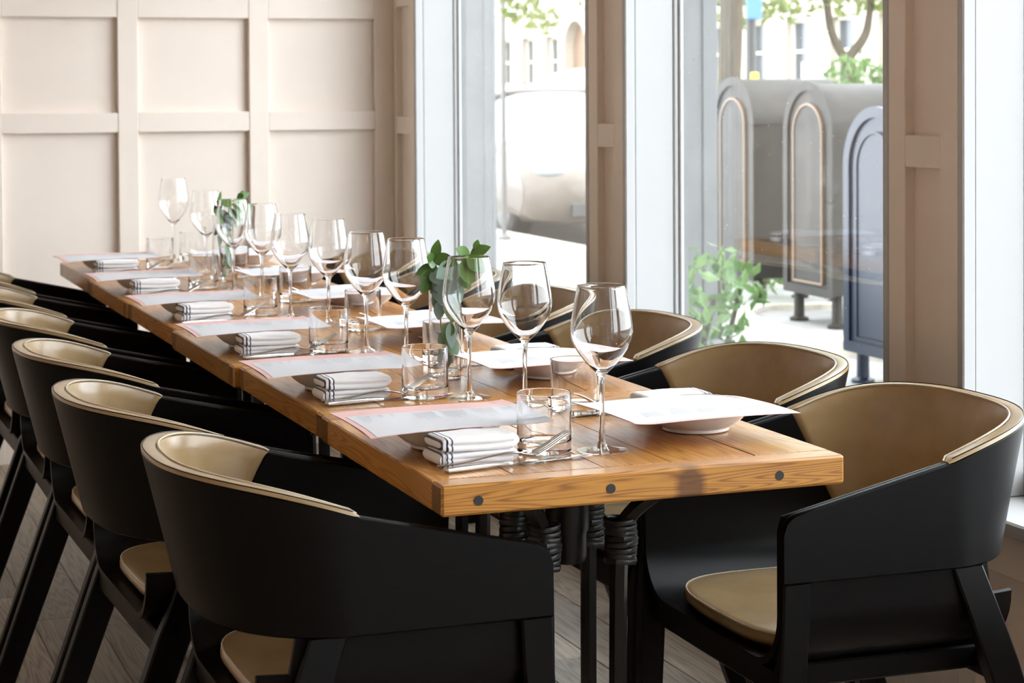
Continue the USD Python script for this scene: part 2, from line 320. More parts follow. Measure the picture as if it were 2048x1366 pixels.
# unseen pendant lamps in the darker half of the room, placed to warm the window piers
def pendant(key):
    t = thing('pendant_lamp')
    obj('canopy', lathe([(0, ZC), (0, ZC-.03), (.05, ZC-.03), (.06, ZC)], 24), 'brass', t, 30)
    obj('cord', tube([(0, 0, ZC-.03), (0, 0, 2.62)], .004, 6), 'grille_black', t)
    a = np.linspace(.12, 1.0, 10); pr = [(.02+.15*np.sin(q*1.45), 2.62-.19*(1-np.cos(q*1.45))/(1-np.cos(1.45))) for q in a]
    obj('shade', lathe(pr + [(r-.004, z-.002) for r, z in pr[::-1]], 32), 'brass', t, 40)
    b = trimesh.creation.icosphere(2, .055); b.apply_translation((0, 0, 2.45)); obj('bulb', b, 'bulb', t, True)
    return t
pend = many(pendant)
for i, (x, y, wh) in enumerate([(-1.6, .6, 'beside the chairs on the dark side'), (-1.6, 2.6, 'nearest the panelled far wall'), (-1.6, -1.4, 'level with the photographer'), (-.2, -3.4, 'behind the photographer, window side'), (-1.8, -3.4, 'behind the photographer, dark side')]):
    pend((x, y, 0), 0, label='unseen brass dome pendant lamp hanging '+wh, cat='lamp', group='pendant lamps out of the picture')

# ------------------------------------------------------------------ tables
W, LT, TZ, TT = .61, .6224, .75, .042
ORD = ['nearest', 'second', 'third', 'fourth', 'fifth', 'farthest']
def table(key):
    t = thing('dining_table')
    e = .045; L2 = LT-.0016
    for k, (a, b) in enumerate(((.0, e), (L2-e, L2))):
        obj('end_board', rbx(0, W, a, b-.0006 if k == 0 else b, TZ-TT, TZ, .0035), 'table_end_wood', t)
    ws = [.118, .135, .104, .131, .122]; x = 0
    for q, w in enumerate(ws):
        obj('plank', rbx(x+.0003, x+w-.0003, e+.0002, L2-e-.0002, TZ-TT+.0005, TZ-.0002*(q % 2), .0022 if q in (0, 4) else .001), 'table_plank_wood', t); x += w
    for yy, s in ((0, -1), (L2, 1)):
        for x in (.052, .245, .505):
            c = trimesh.creation.cylinder(.0068, .006, sections=20); c.apply_transform(trimesh.transformations.rotation_matrix(math.pi/2, [1, 0, 0]))
            c.apply_translation((x, yy + s*(-.0022), TZ-TT/2+rng.uniform(-.002, .002))); obj('plug', c, 'plug_wood', t, 40)
    cx, cy = W/2, L2/2
    obj('top_plate', rbx(cx-.16, cx+.16, cy-.16, cy+.16, TZ-TT-.012, TZ-TT, .002), 'iron', t)
    obj('column', lathe([(0, .555), (.026, .555), (.030, .565), (.030, .60), (.034, .605), (.034, .697), (0, .697)], 24).apply_translation((cx, cy, 0)), 'iron', t, 40)
    for sx in (-1, 1):
        for sy in (-1, 1):
            P = catmull([(sx*.150, sy*.150, .697), (sx*.10, sy*.10, .668), (sx*.066, sy*.066, .62), (sx*.060, sy*.060, .56), (sx*.058, sy*.058, .35), (sx*.060, sy*.060, .16), (sx*.12, sy*.12, .05), (sx*.24, sy*.24, .012)], 6)
            P = P + np.array([cx, cy, 0]); obj('bar', tube(P, .0135, 6), 'iron', t, 35)
            rings = []
            for q in range(8):
                tz = .566 + q*.0085; th = np.linspace(0, 2*np.pi, 14, endpoint=False); ph = np.linspace(0, 2*np.pi, 7, endpoint=False)
                rr = .0225 + .0035*np.cos(ph)[None] + .0012*np.sin(5*th+q)[:, None]
                R = np.stack([cx+sx*.062+rr*np.cos(th)[:, None], cy+sy*.062+rr*np.sin(th)[:, None], tz+.0048*np.sin(ph)[None]+.0015*np.sin(th*2+q*1.3)[:, None]], -1)
                rings.append(loft(R, closed=True))
            obj('wrap', cat(rings), 'iron_wrap', t, 40)
    return t
ptab = many(table)
JIT = [(0, 0), (.004, .002), (-.006, .003), (.003, .004), (-.002, .006), (.002, .008)]
for k in range(6):
    ptab((JIT[k][0], k*LT+JIT[k][1], 0), 0, label=f'honey pine plank table on black iron base, {ORD[k]} of the row' if k in (0, 5) else f'honey pine plank table on black iron base, {ORD[k]} from the near end',
         cat='table', group='pine tables pushed into one row')

# ------------------------------------------------------------------ armchairs (local: +x towards the table)
def chair(key):
    t = thing('armchair')
    TH = .014; XF, XC, A, B = .264, -.02, .211, .268
    ph = np.linspace(-math.pi/2, math.pi/2, 61); n = 2.35
    yb = B*np.sign(np.sin(ph))*np.abs(np.sin(ph))**(2/n); xb = XC - A*np.abs(np.cos(ph))**(2/n)
    xa = np.linspace(XF, XC, 16)[:-1]
    px = np.concatenate([xa, xb, xa[::-1]]); py = np.concatenate([np.full(15, -B), yb, np.full(15, B)])
    S = np.concatenate([[0], np.cumsum(np.hypot(np.diff(px), np.diff(py)))]); S /= S[-1]
    def at(s):
        x, y = np.interp(s, S, px), np.interp(s, S, py); e = .004
        dx = np.interp(s+e, S, px)-np.interp(s-e, S, px); dy = np.interp(s+e, S, py)-np.interp(s-e, S, py); l = math.hypot(dx, dy)
        return np.array([x, y]), np.array([dy/l, -dx/l])      # inward normal
    def ztop(x): return .654+(XF-x)/(XF-XC)*.064 if x > XC else .718+.046*(1-(1-min((XC-x)/A, 1))**1.6)
    ZB = .556
    def lean(x, z): k = min(max((XC-.02-x)/(A-.02), 0), 1); return k*(.012-.050*(.76-z)/.2)   # outward shift, metres
    def P(s, depth, z):
        p, nn = at(s); o = -lean(p[0], z)+depth; return (p[0]+nn[0]*o, p[1]+nn[1]*o, z)
    ss = np.unique(np.concatenate([np.linspace(0, .02, 6), np.linspace(.02, .98, 110), np.linspace(.98, 1, 6)]))
    R = []
    for s in ss:
        p, _ = at(s); zt, zb = ztop(p[0]), ZB
        d = min(s, 1-s)*1.30; r = .022
        if d < r: zt -= r-math.sqrt(max(r*r-(r-d)**2, 0))
        bk = min(max((XC+.02-p[0])/A, 0), 1); zb += 0*bk
        c = .003; h = [zb, zb+c] + list(np.linspace(zb+c, zt-c, 5)[1:-1]) + [zt-c, zt]
        ring = [P(s, c, zb), P(s, 0, zb+c)] + [P(s, 0, z) for z in h[2:5]] + [P(s, 0, zt-c), P(s, c, zt), P(s, TH-c, zt), P(s, TH, zt-c)] + [P(s, TH, z) for z in h[4:1:-1]] + [P(s, TH, zb+c), P(s, TH-c, zb)]
        R.append(ring)
    obj('back_band', loft(R), 'black_wood', t, 35)
    # leather pad inside the back, capping the top edge, with slanted ends
    def padS(h, q):       # h 0 bottom..1 top, q in [0,1] along
        xe = -.095+h*.085
        sA = np.interp(-xe, -px[:60], S[:60]); return sA+(1-2*sA)*q
    PT = .013; R = []; pipe = []
    for q in np.linspace(0, 1, 90):
        ring = []
        e = min(q, 1-q)/.012; sh = min(1, math.sqrt(max(1-(1-min(e, 1))**2, 0))*.7+.3)
        s1 = padS(1, q); zt = ztop(at(s1)[0][0]); cap = .005*sh
        ring.append(P(s1, .0005, zt-.0005)); ring.append(P(s1, .0015, zt+cap*.8)); ring.append(P(s1, .006, zt+cap)); ring.append(P(s1, TH+PT*sh-.006, zt+cap)); ring.append(P(s1, TH+PT*sh, zt+cap-.006))
        for h in np.linspace(.9, .03, 8):
            s = padS(h, q); ring.append(P(s, TH+PT*sh, ZB+(zt-ZB)*h))
        s = padS(0, q); ring.append(P(s, TH+PT*sh*.5, ZB)); ring.append(P(s, TH+.0005, ZB+.002))
        for h in (.5, .97): s = padS(h, q); ring.append(P(s, TH+.0005, ZB+(zt-ZB)*h))
        ring.append(P(s1, TH+.0005, zt+.0008))
        R.append(ring); pipe.append(P(s1, TH+PT*sh-.001, zt+cap-.001))
    obj('back_pad', loft(R), 'leather', t, 50)
    obj('piping', tube(pipe, .0019, 6), 'piping_leather', t, 60)
    pipe2 = [P(padS(1, q), .004, ztop(at(padS(1, q))[0][0])+.0052) for q in np.linspace(.01, .99, 80)]
    obj('seam', tube(pipe2, .0008, 5), 'black_wood', t, 60)
    # bent plywood seat shell: U section
    IW, TS, RC, ZF = .2425, .0105, .078, .428
    def sec(x, zside):
        a = np.linspace(-math.pi/2, 0, 9); inn = [(IW-RC+RC*math.cos(q), ZF+RC+RC*math.sin(q)) for q in a]; out = [(IW-RC+(RC+TS)*math.cos(q), ZF+RC+(RC+TS)*math.sin(q)) for q in a]
        zz = max(zside, ZF+RC+.002)
        inn = inn+[(IW, zz-.003), (IW+.003, zz)]; out = out+[(IW+TS, zz-.003), (IW+TS-.003, zz)]
        kx = 1-max(0, -.045-x)*.85; inn = [(y*kx, z) for y, z in inn]; out = [(y*kx, z) for y, z in out]
        I = [(-y, z) for y, z in inn[::-1]]+inn; O = [(-y, z) for y, z in out[::-1]]+out
        return [(x, y, z) for y, z in I]+[(x, y, z) for y, z in O[::-1]]
    R = []
    for x in np.concatenate([[.263], np.linspace(.258, -.01, 10), np.linspace(-.016, -.1, 9), np.linspace(-.105, -.142, 4)]):
        if x > -.012: z = ztop(x)-.0015-(.02 if x > .26 else 0)
        elif x > -.10: z = .718+(x+.012)/.085*.162
        else: z = ZF+RC
        R.append(sec(x, z))
    sh = loft(R, cap=False); K = len(R[0]); h = K//2; base = (len(R)-1)*K; F = []
    for i in range(h-1):
        a_, b_, c_, d_ = i, i+1, K-2-i, K-1-i
        F += [(a_, b_, c_), (a_, c_, d_), (base+b_, base+a_, base+d_), (base+b_, base+d_, base+c_)]
    F = np.array(F); v_ = np.array(R).reshape(-1, 3)
    n0 = np.cross(v_[F[0][1]]-v_[F[0][0]], v_[F[0][2]]-v_[F[0][0]])
    if n0[0] < 0: F = F[:, ::-1]
    sh = trimesh.Trimesh(v_, np.vstack([sh.faces, F]), process=False)
    obj('seat_shell', sh, 'black_wood', t, 35)
    # seat cushion
    def outline(d):
        k = 48; a = np.linspace(0, 2*np.pi, k, endpoint=False); m = 3.8
        c, s = np.cos(a), np.sin(a); X = .066+(.188-d)*np.sign(c)*np.abs(c)**(2/m); Y = (.214-d)*np.sign(s)*np.abs(s)**(2/m)
        X = np.where(c > 0, X+.012*np.cos(np.pi*Y/.46)-.012, X); return X, Y
    R = []
    for d, z in ((.012, .4285), (.0, .441), (.0, .448), (.003, .455), (.012, .4585), (.05, .463), (.11, .4655), (.17, .466)):
        X, Y = outline(d); zz = np.full_like(X, z)
        if z < .45: zz = np.maximum(zz, np.where(np.abs(Y) > IW-RC, ZF+RC-np.sqrt(np.maximum(RC**2-np.clip(np.abs(Y)-(IW-RC), 0, RC)**2, 0))+.0008, zz))
        R.append(np.stack([X, Y, zz], 1))
    obj('seat_cushion', loft(R), 'leather', t, 50)
    X, Y = outline(.0025); obj('piping', tube(np.stack([np.append(X, X[:2]), np.append(Y, Y[:2]), np.full(len(X)+2, .4555)], 1), .0017, 5, cap=False), 'piping_leather', t, 60)
    for s in (-1, 1):
        def leg(pts, w, d): return barloft(pts, w, d, .003)
        obj('leg', leg([(.241, s*.2605, .5555), (.243, s*.2605, .50), (.246, s*.2590, .45), (.249, s*.253, .41), (.264, s*.251, 0)], [.046, .045, .044, .044, .034], [.013, .013, .018, .030, .028]), 'black_wood', t, 30)
        obj('leg', leg([(-.050, s*.2515, .5555), (-.070, s*.2575, .50), (-.088, s*.2590, .45), (-.104, s*.253, .41), (-.254, s*.251, 0)], [.052, .054, .056, .056, .046], [.013, .013, .018, .030, .028]), 'black_wood', t, 30)
        obj('side_rail', rbx(-.105, .225, s*.19-.012, s*.19+.012, .383, .4185, .003), 'black_wood', t)
    obj('cross_rail', rbx(-.130, -.100, -.243, .243, .372, .416, .003), 'black_wood', t)
    obj('cross_rail', rbx(.225, .250, -.243, .243, .375, .416, .003), 'black_wood', t)
    return t
pch = many(chair)
LP = [(-.099, .281, -.002), (-.143, .900, .033), (-.140, 1.530, .02), (-.135, 2.150, .0), (-.140, 2.780, .02), (-.135, 3.400, .0)]
RP = [(.805, .308, -.018), (.828, .894, -.003), (.835, 1.530, .0), (.84, 2.155, .02), (.84, 2.78, -.02), (.84, 3.40, .0)]
for k in range(6):
    pch((LP[k][0], LP[k][1], 0), LP[k][2], label=f'black armchair with tan leather pads, {ORD[k]} to camera on the dark side' if k < 5 else 'black armchair at the far end of the row on the dark side',
        cat='chair', group='armchairs on the dark side of the table')
for k in range(6):
    pch((RP[k][0], RP[k][1], 0), math.pi+RP[k][2], label=f'black armchair with tan leather pads, {ORD[k]} to camera on the window side' if k < 5 else 'black armchair at the far end of the row on the window side',
        cat='chair', group='armchairs on the window side of the table')

# ------------------------------------------------------------------ table setting
def plate(key):
    t = thing('plate')
    o = [(0, .0), (.040, .0), (.049, .0), (.052, .002), (.052, .006), (.062, .011), (.074, .021), (.083, .033), (.0845, .040), (.0842, .0425), (.081, .0425), (.076, .034), (.067, .022), (.055, .013), (.040, .0095), (0, .009)]
    obj('bowl', lathe(o, 64), 'ceramic', t, 50)
    return t
def menu(key):
    t = thing('menu'); LX, WY = .279, .216
    def surf(x, y):
        r = np.hypot(x*.92, y); z = np.where(r < .085, .0, -.022*(r-.085)*(r/.1))
        z = z - .0015*np.clip((-x-.09)/.05, 0, 1)**2*(np.clip(-y+.02, 0, 1)/.1) - .002*np.clip((-y-.06)/.05, 0, 1)**1.5*np.clip(-x/.1, 0, 1) + .004*np.clip((x-.10)/.04, 0, 1)**2*(y > -1)
        return z
    def sheet(x0, x1, y0, y1, dz, th):
        nx, ny = 26, 20; gx, gy = np.meshgrid(np.linspace(x0, x1, nx), np.linspace(y0, y1, ny), indexing='ij')
        z = surf(gx, gy)+dz; top = np.stack([gx, gy, z+th], -1); bot = np.stack([gx, gy, z], -1)
        # ring loft: closed loops along x
        R = [np.vstack([top[i], bot[i][::-1]]) for i in range(nx)]
        return loft(R)
    obj('backing_sheet', sheet(-LX/2, LX/2, -WY/2, WY/2, 0, .0006), 'pink_sheet', t, 40, label='pink card under the printed sheet')
    mg = .058 if key == 0 else .007
    obj('printed_sheet', sheet(-LX/2+(.009 if key == 0 else .028), LX/2-.001, -WY/2+.0005, WY/2-mg, .0007, .0003), 'white_sheet', t, 40, label='white sheet with columns of small print')
    r2 = random.Random(5); V = []; F = []
    def dash(x0, x1, y0, y1):
        c = np.array([(x0, y0), (x1, y0), (x1, y1), (x0, y1)]); z = surf(c[:, 0], c[:, 1])+.00118; b = len(V)
        V.extend(np.column_stack([c, z]).tolist()); F.extend([(b, b+1, b+2), (b, b+2, b+3)])
    ys = WY/2-mg-.006-(.03 if key else 0)
    for (xa, xb, dens, ln) in ((.105, .125, 1, .055), (.060, .095, 1, .075), (.010, .048, 1, .07), (-.035, .000, 1, .075), (-.070, -.062, .7, .05), (-.088, -.080, .7, .05), (-.118, -.100, .5, .06)):
        x = xb
        first = True
        while x > xa:
            th = .0017 if first else .0008; y = ys-.002; end = ys-ln*r2.uniform(.45, 1.0)*(.4 if first else 1)
            while y > end:
                w = r2.uniform(.003, .009); dash(x-th, x, max(y-w, end-.002), y); y -= w+.0016
            x -= .0040; first = False
    if key == 0: dash(.118, .1192, WY/2-.030, WY/2-.012); dash(.113, .1142, WY/2-.027, WY/2-.015)
    obj('print', trimesh.Trimesh(np.array(V), np.array(F), process=False), 'ink', t, kind='stuff')
    return t
def wineglass(key):
    t = thing('wine_glass')
    bowl_o = catmull([(.0050, .108), (.0085, .114), (.0185, .124), (.0320, .140), (.0420, .157), (.0455, .173), (.0445, .190), (.0405, .215), (.0355, .2415)], 6)
    th = np.interp(bowl_o[:, 1], [.108, .125, .15, .24], [.004, .0016, .0011, .0009])
    T = np.gradient(bowl_o, axis=0); T /= np.linalg.norm(T, axis=1)[:, None]; N = np.stack([-T[:, 1], T[:, 0]], 1)
    bowl_i = bowl_o+N*th[:, None]; bowl_i = bowl_i[bowl_i[:, 0] > .003]; bowl_i = bowl_i[bowl_i[:, 1] > .117]
    rim = [(.0354, .2421), (.0349, .2421)]
    stem = [(0, .0030), (.0075, .0040), (.0066, .0100), (.0050, .018), (.0038, .035), (.0035, .065), (.0038, .095)]
    prof = stem + bowl_o.tolist() + rim + bowl_i[::-1].tolist() + [(0, .1165)]
    obj('bowl_and_stem', lathe(prof, 72), 'glass', t, 50)
    foot = [(0, .0008), (.030, .0008), (.0345, .0), (.0360, 0), (.0375, .0008), (.0374, .0018), (.030, .0030), (.018, .0056), (.0085, .0090), (.0070, .0105), (0, .0105)]
    obj('foot', lathe(foot, 72), 'clear_glass', t, 50)
    if key:
        for c in t.GetChildren() if hasattr(t, 'GetChildren') else []:
            a_ = UsdGeom.Mesh(c).GetPointsAttr(); P_ = np.array(a_.Get()); P_[:, 2] *= 1.07; P_[:, :2] *= 1.02; a_.Set(P_.astype(np.float32))
    return t
def tumbler(key):
    t = thing('tumbler')
    pr = [(0, .0), (.035, .0), (.0385, .0012), (.0395, .004), (.0398, .02), (.0398, .0865), (.0394, .0878), (.0386, .0878), (.0380, .0865), (.0376, .024), (.0360, .0185), (.030, .0160), (.015, .0150), (0, .0150)]
    obj('glass_body', lathe(pr, 72), 'glass', t, 50)
    return t
def vase(key):
    t = thing('vase')
    pr = [(0, 0), (.027, 0), (.0290, .0015), (.0292, .006), (.0292, .183), (.0288, .1842), (.0280, .1842), (.0276, .183), (.0274, .018), (.026, .0145), (.015, .0135), (0, .0135)]
    obj('glass_body', lathe(pr, 64), 'glass', t, 50)
    return t
def napkin(key):
    t = thing('napkin')
    def pillow(x0, x1, z0, z1, yd, seed, slit):
        h = z1-z0; r = h*.49
        poly = sbox(x0+r, z0+h*.495, x1-r, z1-h*.495).buffer(r, quad_segs=8)
        cutters = LineString([(x0+.006, (z0+z1)/2), (x1-.012, (z0+z1)/2+slit)]).buffer(.0006)
        cut2 = Polygon([(x0+.0055, (z0+z1)/2-.0008), (x0+.0055, (z0+z1)/2+.0012), (x0+.012, (z0+z1)/2+.0042), (x0+.011, (z0+z1)/2-.0012)])
        return poly, [cutters, cut2]
    M_ = []
    for (z0, z1, xo, seed) in ((.0005, .0205, 0, 1), (.0205, .0415, .003, 2)):
        poly, cuts = pillow(-.062+xo, .060+xo*.5, z0, z1, 0, seed, .001)
        xs_ = np.array(poly.exterior.coords)
        # dense outline, then slices along y with rounded ends
        ring = poly.exterior; pts = np.array([ring.interpolate(q, normalized=True).coords[0] for q in np.linspace(0, 1, 72, endpoint=False)])
        c = np.array([(-.062+.060)/2+xo, (z0+z1)/2]); R = []
        for q in np.linspace(-1, 1, 21):
            y = .034*q; k = 1.0 if abs(q) < .9 else 1-.0*(abs(q)-.9)
            sc = np.array([1-.012*max(0, abs(q)-.86)/.14, 1-.30*(max(0, abs(q)-.70)/.30)**2])
            p = c+(pts-c)*sc; nz = (meshkit.fbm(np.column_stack([p[:, 0]*22, np.full(len(p), y*22+seed*7), p[:, 1]*40]), 3, seed)-.5)
            pz = p[:, 1]+nz*.006*(1 if z1 > .03 else .5)*np.clip((p[:, 1]-.004)/.01, 0, 1); px_ = p[:, 0]+nz*.004
            R.append(np.column_stack([px_, np.full(len(p), y)+nz*.004, pz]))
        M_.append(loft(R))
        # one fold line along the front edge of each half
        xa = np.linspace(-.052+xo, .050+xo*.4, 26); zc = (z0+z1)/2-.0015+.0012*np.sin(xa*31+seed*2)
        M_.append(tube(np.column_stack([xa, -.0325-.0008*np.sin(xa*40+seed), zc+.0050]), .0042, 8)); M_.append(tube(np.column_stack([xa, -.0325+.0008*np.sin(xa*37), zc-.0042]), .0046, 8))
    h = len(M_)//2
    obj('lower_fold', cat(M_[:h]), 'napkin_cloth', t, 60); obj('upper_fold', cat(M_[h:]), 'napkin_cloth', t, 60)
    return t
def knife(key):
    t = thing('knife')     # along +x, blade flat on the table
    R = []
    for x, w, h, z in ((-.120, .005, .003, .0045), (-.1185, .0080, .0065, .0052), (-.10, .0085, .0080, .0055), (-.06, .0075, .0078, .0055), (-.022, .0065, .0062, .0050), (-.014, .0048, .0048, .0045)):
        a = np.linspace(0, 2*np.pi, 12, endpoint=False); c, s = np.cos(a), np.sin(a); R.append(np.column_stack([np.full(12, x), w*np.sign(c)*np.abs(c)**.6, z+h/1.9*np.sign(s)*np.abs(s)**.6]))
    obj('handle', loft(R), 'steel', t, 40)
    R = []
    for x, w, off in ((-.016, .0045, 0), (-.004, .0050, 0), (.004, .0085, .001), (.05, .0095, .001), (.09, .0090, 0), (.108, .0065, -.002), (.118, .002, -.006)):
        R.append([(x, off-w, .0030), (x, off, .0041), (x, off+w, .0036), (x, off, .0022)])
    obj('blade', loft(R), 'steel', t, 40)
    return t
def fork(key):
    t = thing('fork')
    S = catmull([(-.105, .0062), (-.100, .0070), (-.06, .0090), (-.02, .0140), (.012, .0155), (.028, .0120), (.040, .0105), (.050, .0125)], 5)
    wv = np.interp(S[:, 0], [-.105, -.10, -.06, -.01, .02, .032, .042, .05], [.004, .0068, .0055, .0030, .0026, .007, .0112, .0115]); hv = np.interp(S[:, 0], [-.105, -.05, .02, .05], [.0012, .0016, .0018, .0011])
    a = np.linspace(0, 2*np.pi, 10, endpoint=False)
    obj('handle', loft([np.column_stack([np.full(10, x), w*np.cos(a), z+h*np.sin(a)]) for (x, z), w, h in zip(S, wv, hv)]), 'steel', t, 50)
    for yy in (-.0096, -.0032, .0032, .0096):
        Pn = catmull([(.047, yy, .0120), (.065, yy*.99, .0200), (.085, yy*.97, .0310), (.101, yy*.93, .0385)], 4)
        obj('tine', tube(Pn, np.linspace(.0017, .0009, len(Pn)), 6), 'steel', t, 50)
    return t
def sprig(key):
    t = thing('leafy_sprig'); r3 = random.Random(11+key)
    stems = [[(.004, .0, .018), (-.006, .004, .08), (-.010, .006, .15), (-.014, .004, .20), (-.022, .0, .225)], [(.0, .004, .016), (.010, -.004, .09), (.010, .0, .16), (.022, -.004, .20), (.046, -.010, .225), (.058, -.014, .238)]]
    def leaf(base, d, size, wid, curl):
        d = np.array(d, float); d /= np.linalg.norm(d); side = np.cross(d, [0.2, -.9, .35]); side /= np.linalg.norm(side); nn = np.cross(side, d)
        R = []; us = np.linspace(0, 1, 9)
        for u in us:
            w = wid*math.sin(math.pi*min(u*.97+.03, 1))**.75*(1-.35*u)+.0006; c = np.array(base)+d*size*u+nn*curl*size*(u*u)
            R.append([c-side*w+nn*w*.22, c-nn*.0003, c+side*w+nn*w*.22, c+nn*.0004])
        return loft(R)
    for k, S in enumerate(stems):
        C = catmull(S, 6); st = obj('stem', tube(C, np.linspace(.0017, .0009, len(C)), 6), 'stem_green', t, 60)
    for (z, k, dx, dy, dz, sz, wd, pale) in (
        (.218, 0, .25, -.2, 1.0, .036, .010, 0), (.205, 0, -.9, -.3, -.30, .036, .013, 0), (.198, 0, .55, -.6, -.95, .050, .021, 1), (.185, 0, -.2, -.5, -.9, .040, .016, 0),
        (.170, 0, .3, -.7, -1.0, .050, .018, 1), (.160, 0, -.5, .3, -.9, .040, .015, 0), (.228, 1, .6, -.2, .25, .034, .012, 0), (.236, 1, .35, -.1, 1.0, .018, .006, 0),
        (.215, 1, .25, -.5, -1.0, .052, .017, 0), (.205, 1, -.8, -.6, -.5, .044, .020, 1), (.190, 1, .25, -.5, -1.0, .050, .016, 1), (.100, 1, -.7, -.4, -.55, .040, .016, 0),
        (.098, 1, .1, -.5, -1.0, .052, .015, 1), (.115, 1, .2, .3, .8, .026, .010, 0), (.062, 1, .25, -.4, -.9, .042, .014, 0), (.055, 0, -.4, -.5, .5, .030, .012, 0), (.045, 1, -.3, -.5, -.5, .030, .012, 0),
        (.222, 0, .8, -.5, -.2, .040, .016, 0), (.212, 0, -.5, -.6, .35, .036, .014, 0), (.200, 0, -.7, -.5, -.8, .048, .019, 0), (.180, 0, .5, -.6, -.7, .044, .018, 1), (.225, 1, -.4, -.6, .3, .036, .014, 0), (.220, 1, .9, -.3, -.6, .046, .016, 0),
        (.200, 1, .7, -.5, -.9, .050, .018, 0), (.150, 1, .2, -.6, -1.0, .050, .017, 0), (.140, 0, -.2, -.6, -1.0, .046, .016, 1), (.080, 1, .5, -.5, -.9, .046, .016, 0)):
        S = catmull(stems[k], 6); i = int(np.argmin(np.abs(S[:, 2]-z))); j = lambda a: a*r3.uniform(.85, 1.15)
        inside = z < .165
        if inside: dx, dy, dz, sz, wd = dx*.35, dy*.35, dz, sz*.8, wd*.8
        obj('leaf', leaf(S[i], (j(dx), j(dy), j(dz)), j(sz)*1.1, j(wd)*1.1, r3.uniform(-.15, .25)), 'sprig_leaf_pale' if pale else 'sprig_leaf', t, 60)
    return t
pp, pm, pw, pt, pv, pn, pk, pf, psp = (many(b) for b in (plate, menu, wineglass, tumbler, vase, napkin, knife, fork, sprig))
SIDE = ['dark side', 'window side']
def lab(what, k, s):
    return f'{what} at the {ORD[k]} place, {SIDE[s]}' if k < 5 else f'{what} at the farthest place, {SIDE[s]}'
def at(k, s, x, y, z, rz=0):      # setting frame -> world; s=1 is turned about the table's middle
    oy = .287+k*LT
    return ((x, oy+y, z), rz) if s == 0 else ((W-x, oy-y, z), rz+math.pi)
GL = {(0, 0): (.299, .158), (1, 0): (.284, .703), (2, 0): (.288, 1.345), (3, 0): (.292, 1.985), (4, 0): (.303, 2.640), (0, 1): (.330, .556), (1, 1): (.308, 1.140), (2, 1): (.325, 1.770), (3, 1): (.325, 2.410), (4, 1): (.330, 3.120), (5, 1): (.325, 3.580)}
TU = {(0, 0): (.218, .182), (1, 0): (.216, .740), (2, 0): (.221, 1.388), (3, 0): (.247, 2.095), (4, 0): (.250, 2.772), (5, 0): (.254, 3.430), (0, 1): (.392, .492), (1, 1): (.362, 1.077), (2, 1): (.385, 1.707), (3, 1): (.394, 2.343), (4, 1): (.391, 3.025), (5, 1): (.395, 3.640)}
for s in (0, 1):
    for k in range(6):
        j = lambda a: rng.uniform(-a, a)
        g = SIDE[s]
        px_, py_ = (.100, -.004) if s == 0 else (.105, .014)
        loc, rz = at(k, s, px_, py_+j(.006), TZ); pp(loc, rz, label=lab('cream pasta plate under a menu', k, s), cat='plate', group=f'plates on the {g}')
        loc, rz = at(k, s, (.094, .140)[s]+j(.004), (.010, .052)[s]-.002+j(.005), TZ+.0428, (.02, .07)[s]+j(.03)); pm(loc, rz, key=s, label=lab('pink and white printed menu lying on a plate', k, s), cat='menu', group=f'menus on the {g}')
        if s == 0: loc, rz = at(k, s, .097+j(.003), -.128+j(.004), TZ, .03+j(.05))
        else: loc, rz = at(k, s, .092+j(.008), -.114+j(.006), TZ, j(.05))
        pn(loc, rz, label=lab('folded white napkin with navy stripes', k, s), cat='napkin', group=f'napkins on the {g}')
        loc, rz = at(k, s, .150, -.181+j(.003), TZ, .19+j(.02)); pk(loc, rz, label=lab('steel table knife', k, s), cat='knife', group=f'knives on the {g}')
        loc, rz = at(k, s, .134, -.168+j(.003), TZ, .12+j(.03)); pf(loc, rz, label=lab('steel fork with raised tines', k, s), cat='fork', group=f'forks on the {g}')
        if (k, s) in GL: pw((*GL[k, s], TZ+.0005), j(3), key=int((k, s) == (5, 1)), label=lab('tall clear stemmed wine glass', k, s), cat='wine glass', group=f'wine glasses on the {g}')
        if (k, s) in TU: pt((*TU[k, s], TZ+.0005), j(3), label=lab('short clear heavy-based water tumbler', k, s), cat='tumbler', group=f'tumblers on the {g}')
for q, (x, y, n) in enumerate([(.321, .945, 'near'), (.334, 2.915, 'far')]):
    pv((x, y, TZ+.0005), 0, label=f'slim clear glass cylinder vase holding leaves towards the {n} end of the table', cat='vase', group='glass vases along the table')
    psp((x, y, TZ), -.35 if q == 0 else .6, key=q, label=f'green leafy sprig standing in the {n} glass vase', cat='sprig', group='leafy sprigs in the vases')

# ------------------------------------------------------------------ the street outside
obj('sidewalk', bx(XO, 5.20, -12, 60, -.15, 0), 'concrete', kind='structure')
obj('kerb_strip', rbx(5.20, 5.34, -12, 60, -.2, .005, .01), 'kerb_stone', kind='structure')
obj('road', bx(5.34, 16.0, -12, 75, -.3, -.13), 'tarmac', kind='structure')
obj('far_sidewalk', bx(16.0, 20.2, -12, 80, -.3, 0), 'concrete', kind='structure')

# curved low concrete plinth in front of the mailboxes
pl = Polygon([(3.80+ .0, 5.2)] + [(4.35-.52*math.cos(a), 6.35+1.05*math.sin(a)) for a in np.linspace(-.9, 1.9, 28)] + [(5.1, 7.3), (5.1, 5.2)]).buffer(0)
inner = pl.buffer(-.12)
po = thing('concrete_plinth', label='low curved concrete plinth around the mailboxes on the sidewalk', cat='plinth')
obj('rim', extr(pl.difference(inner), .075, 0.0), 'kerb_stone', po)
obj('bed', extr(inner, .045, 0.0), 'concrete', po)

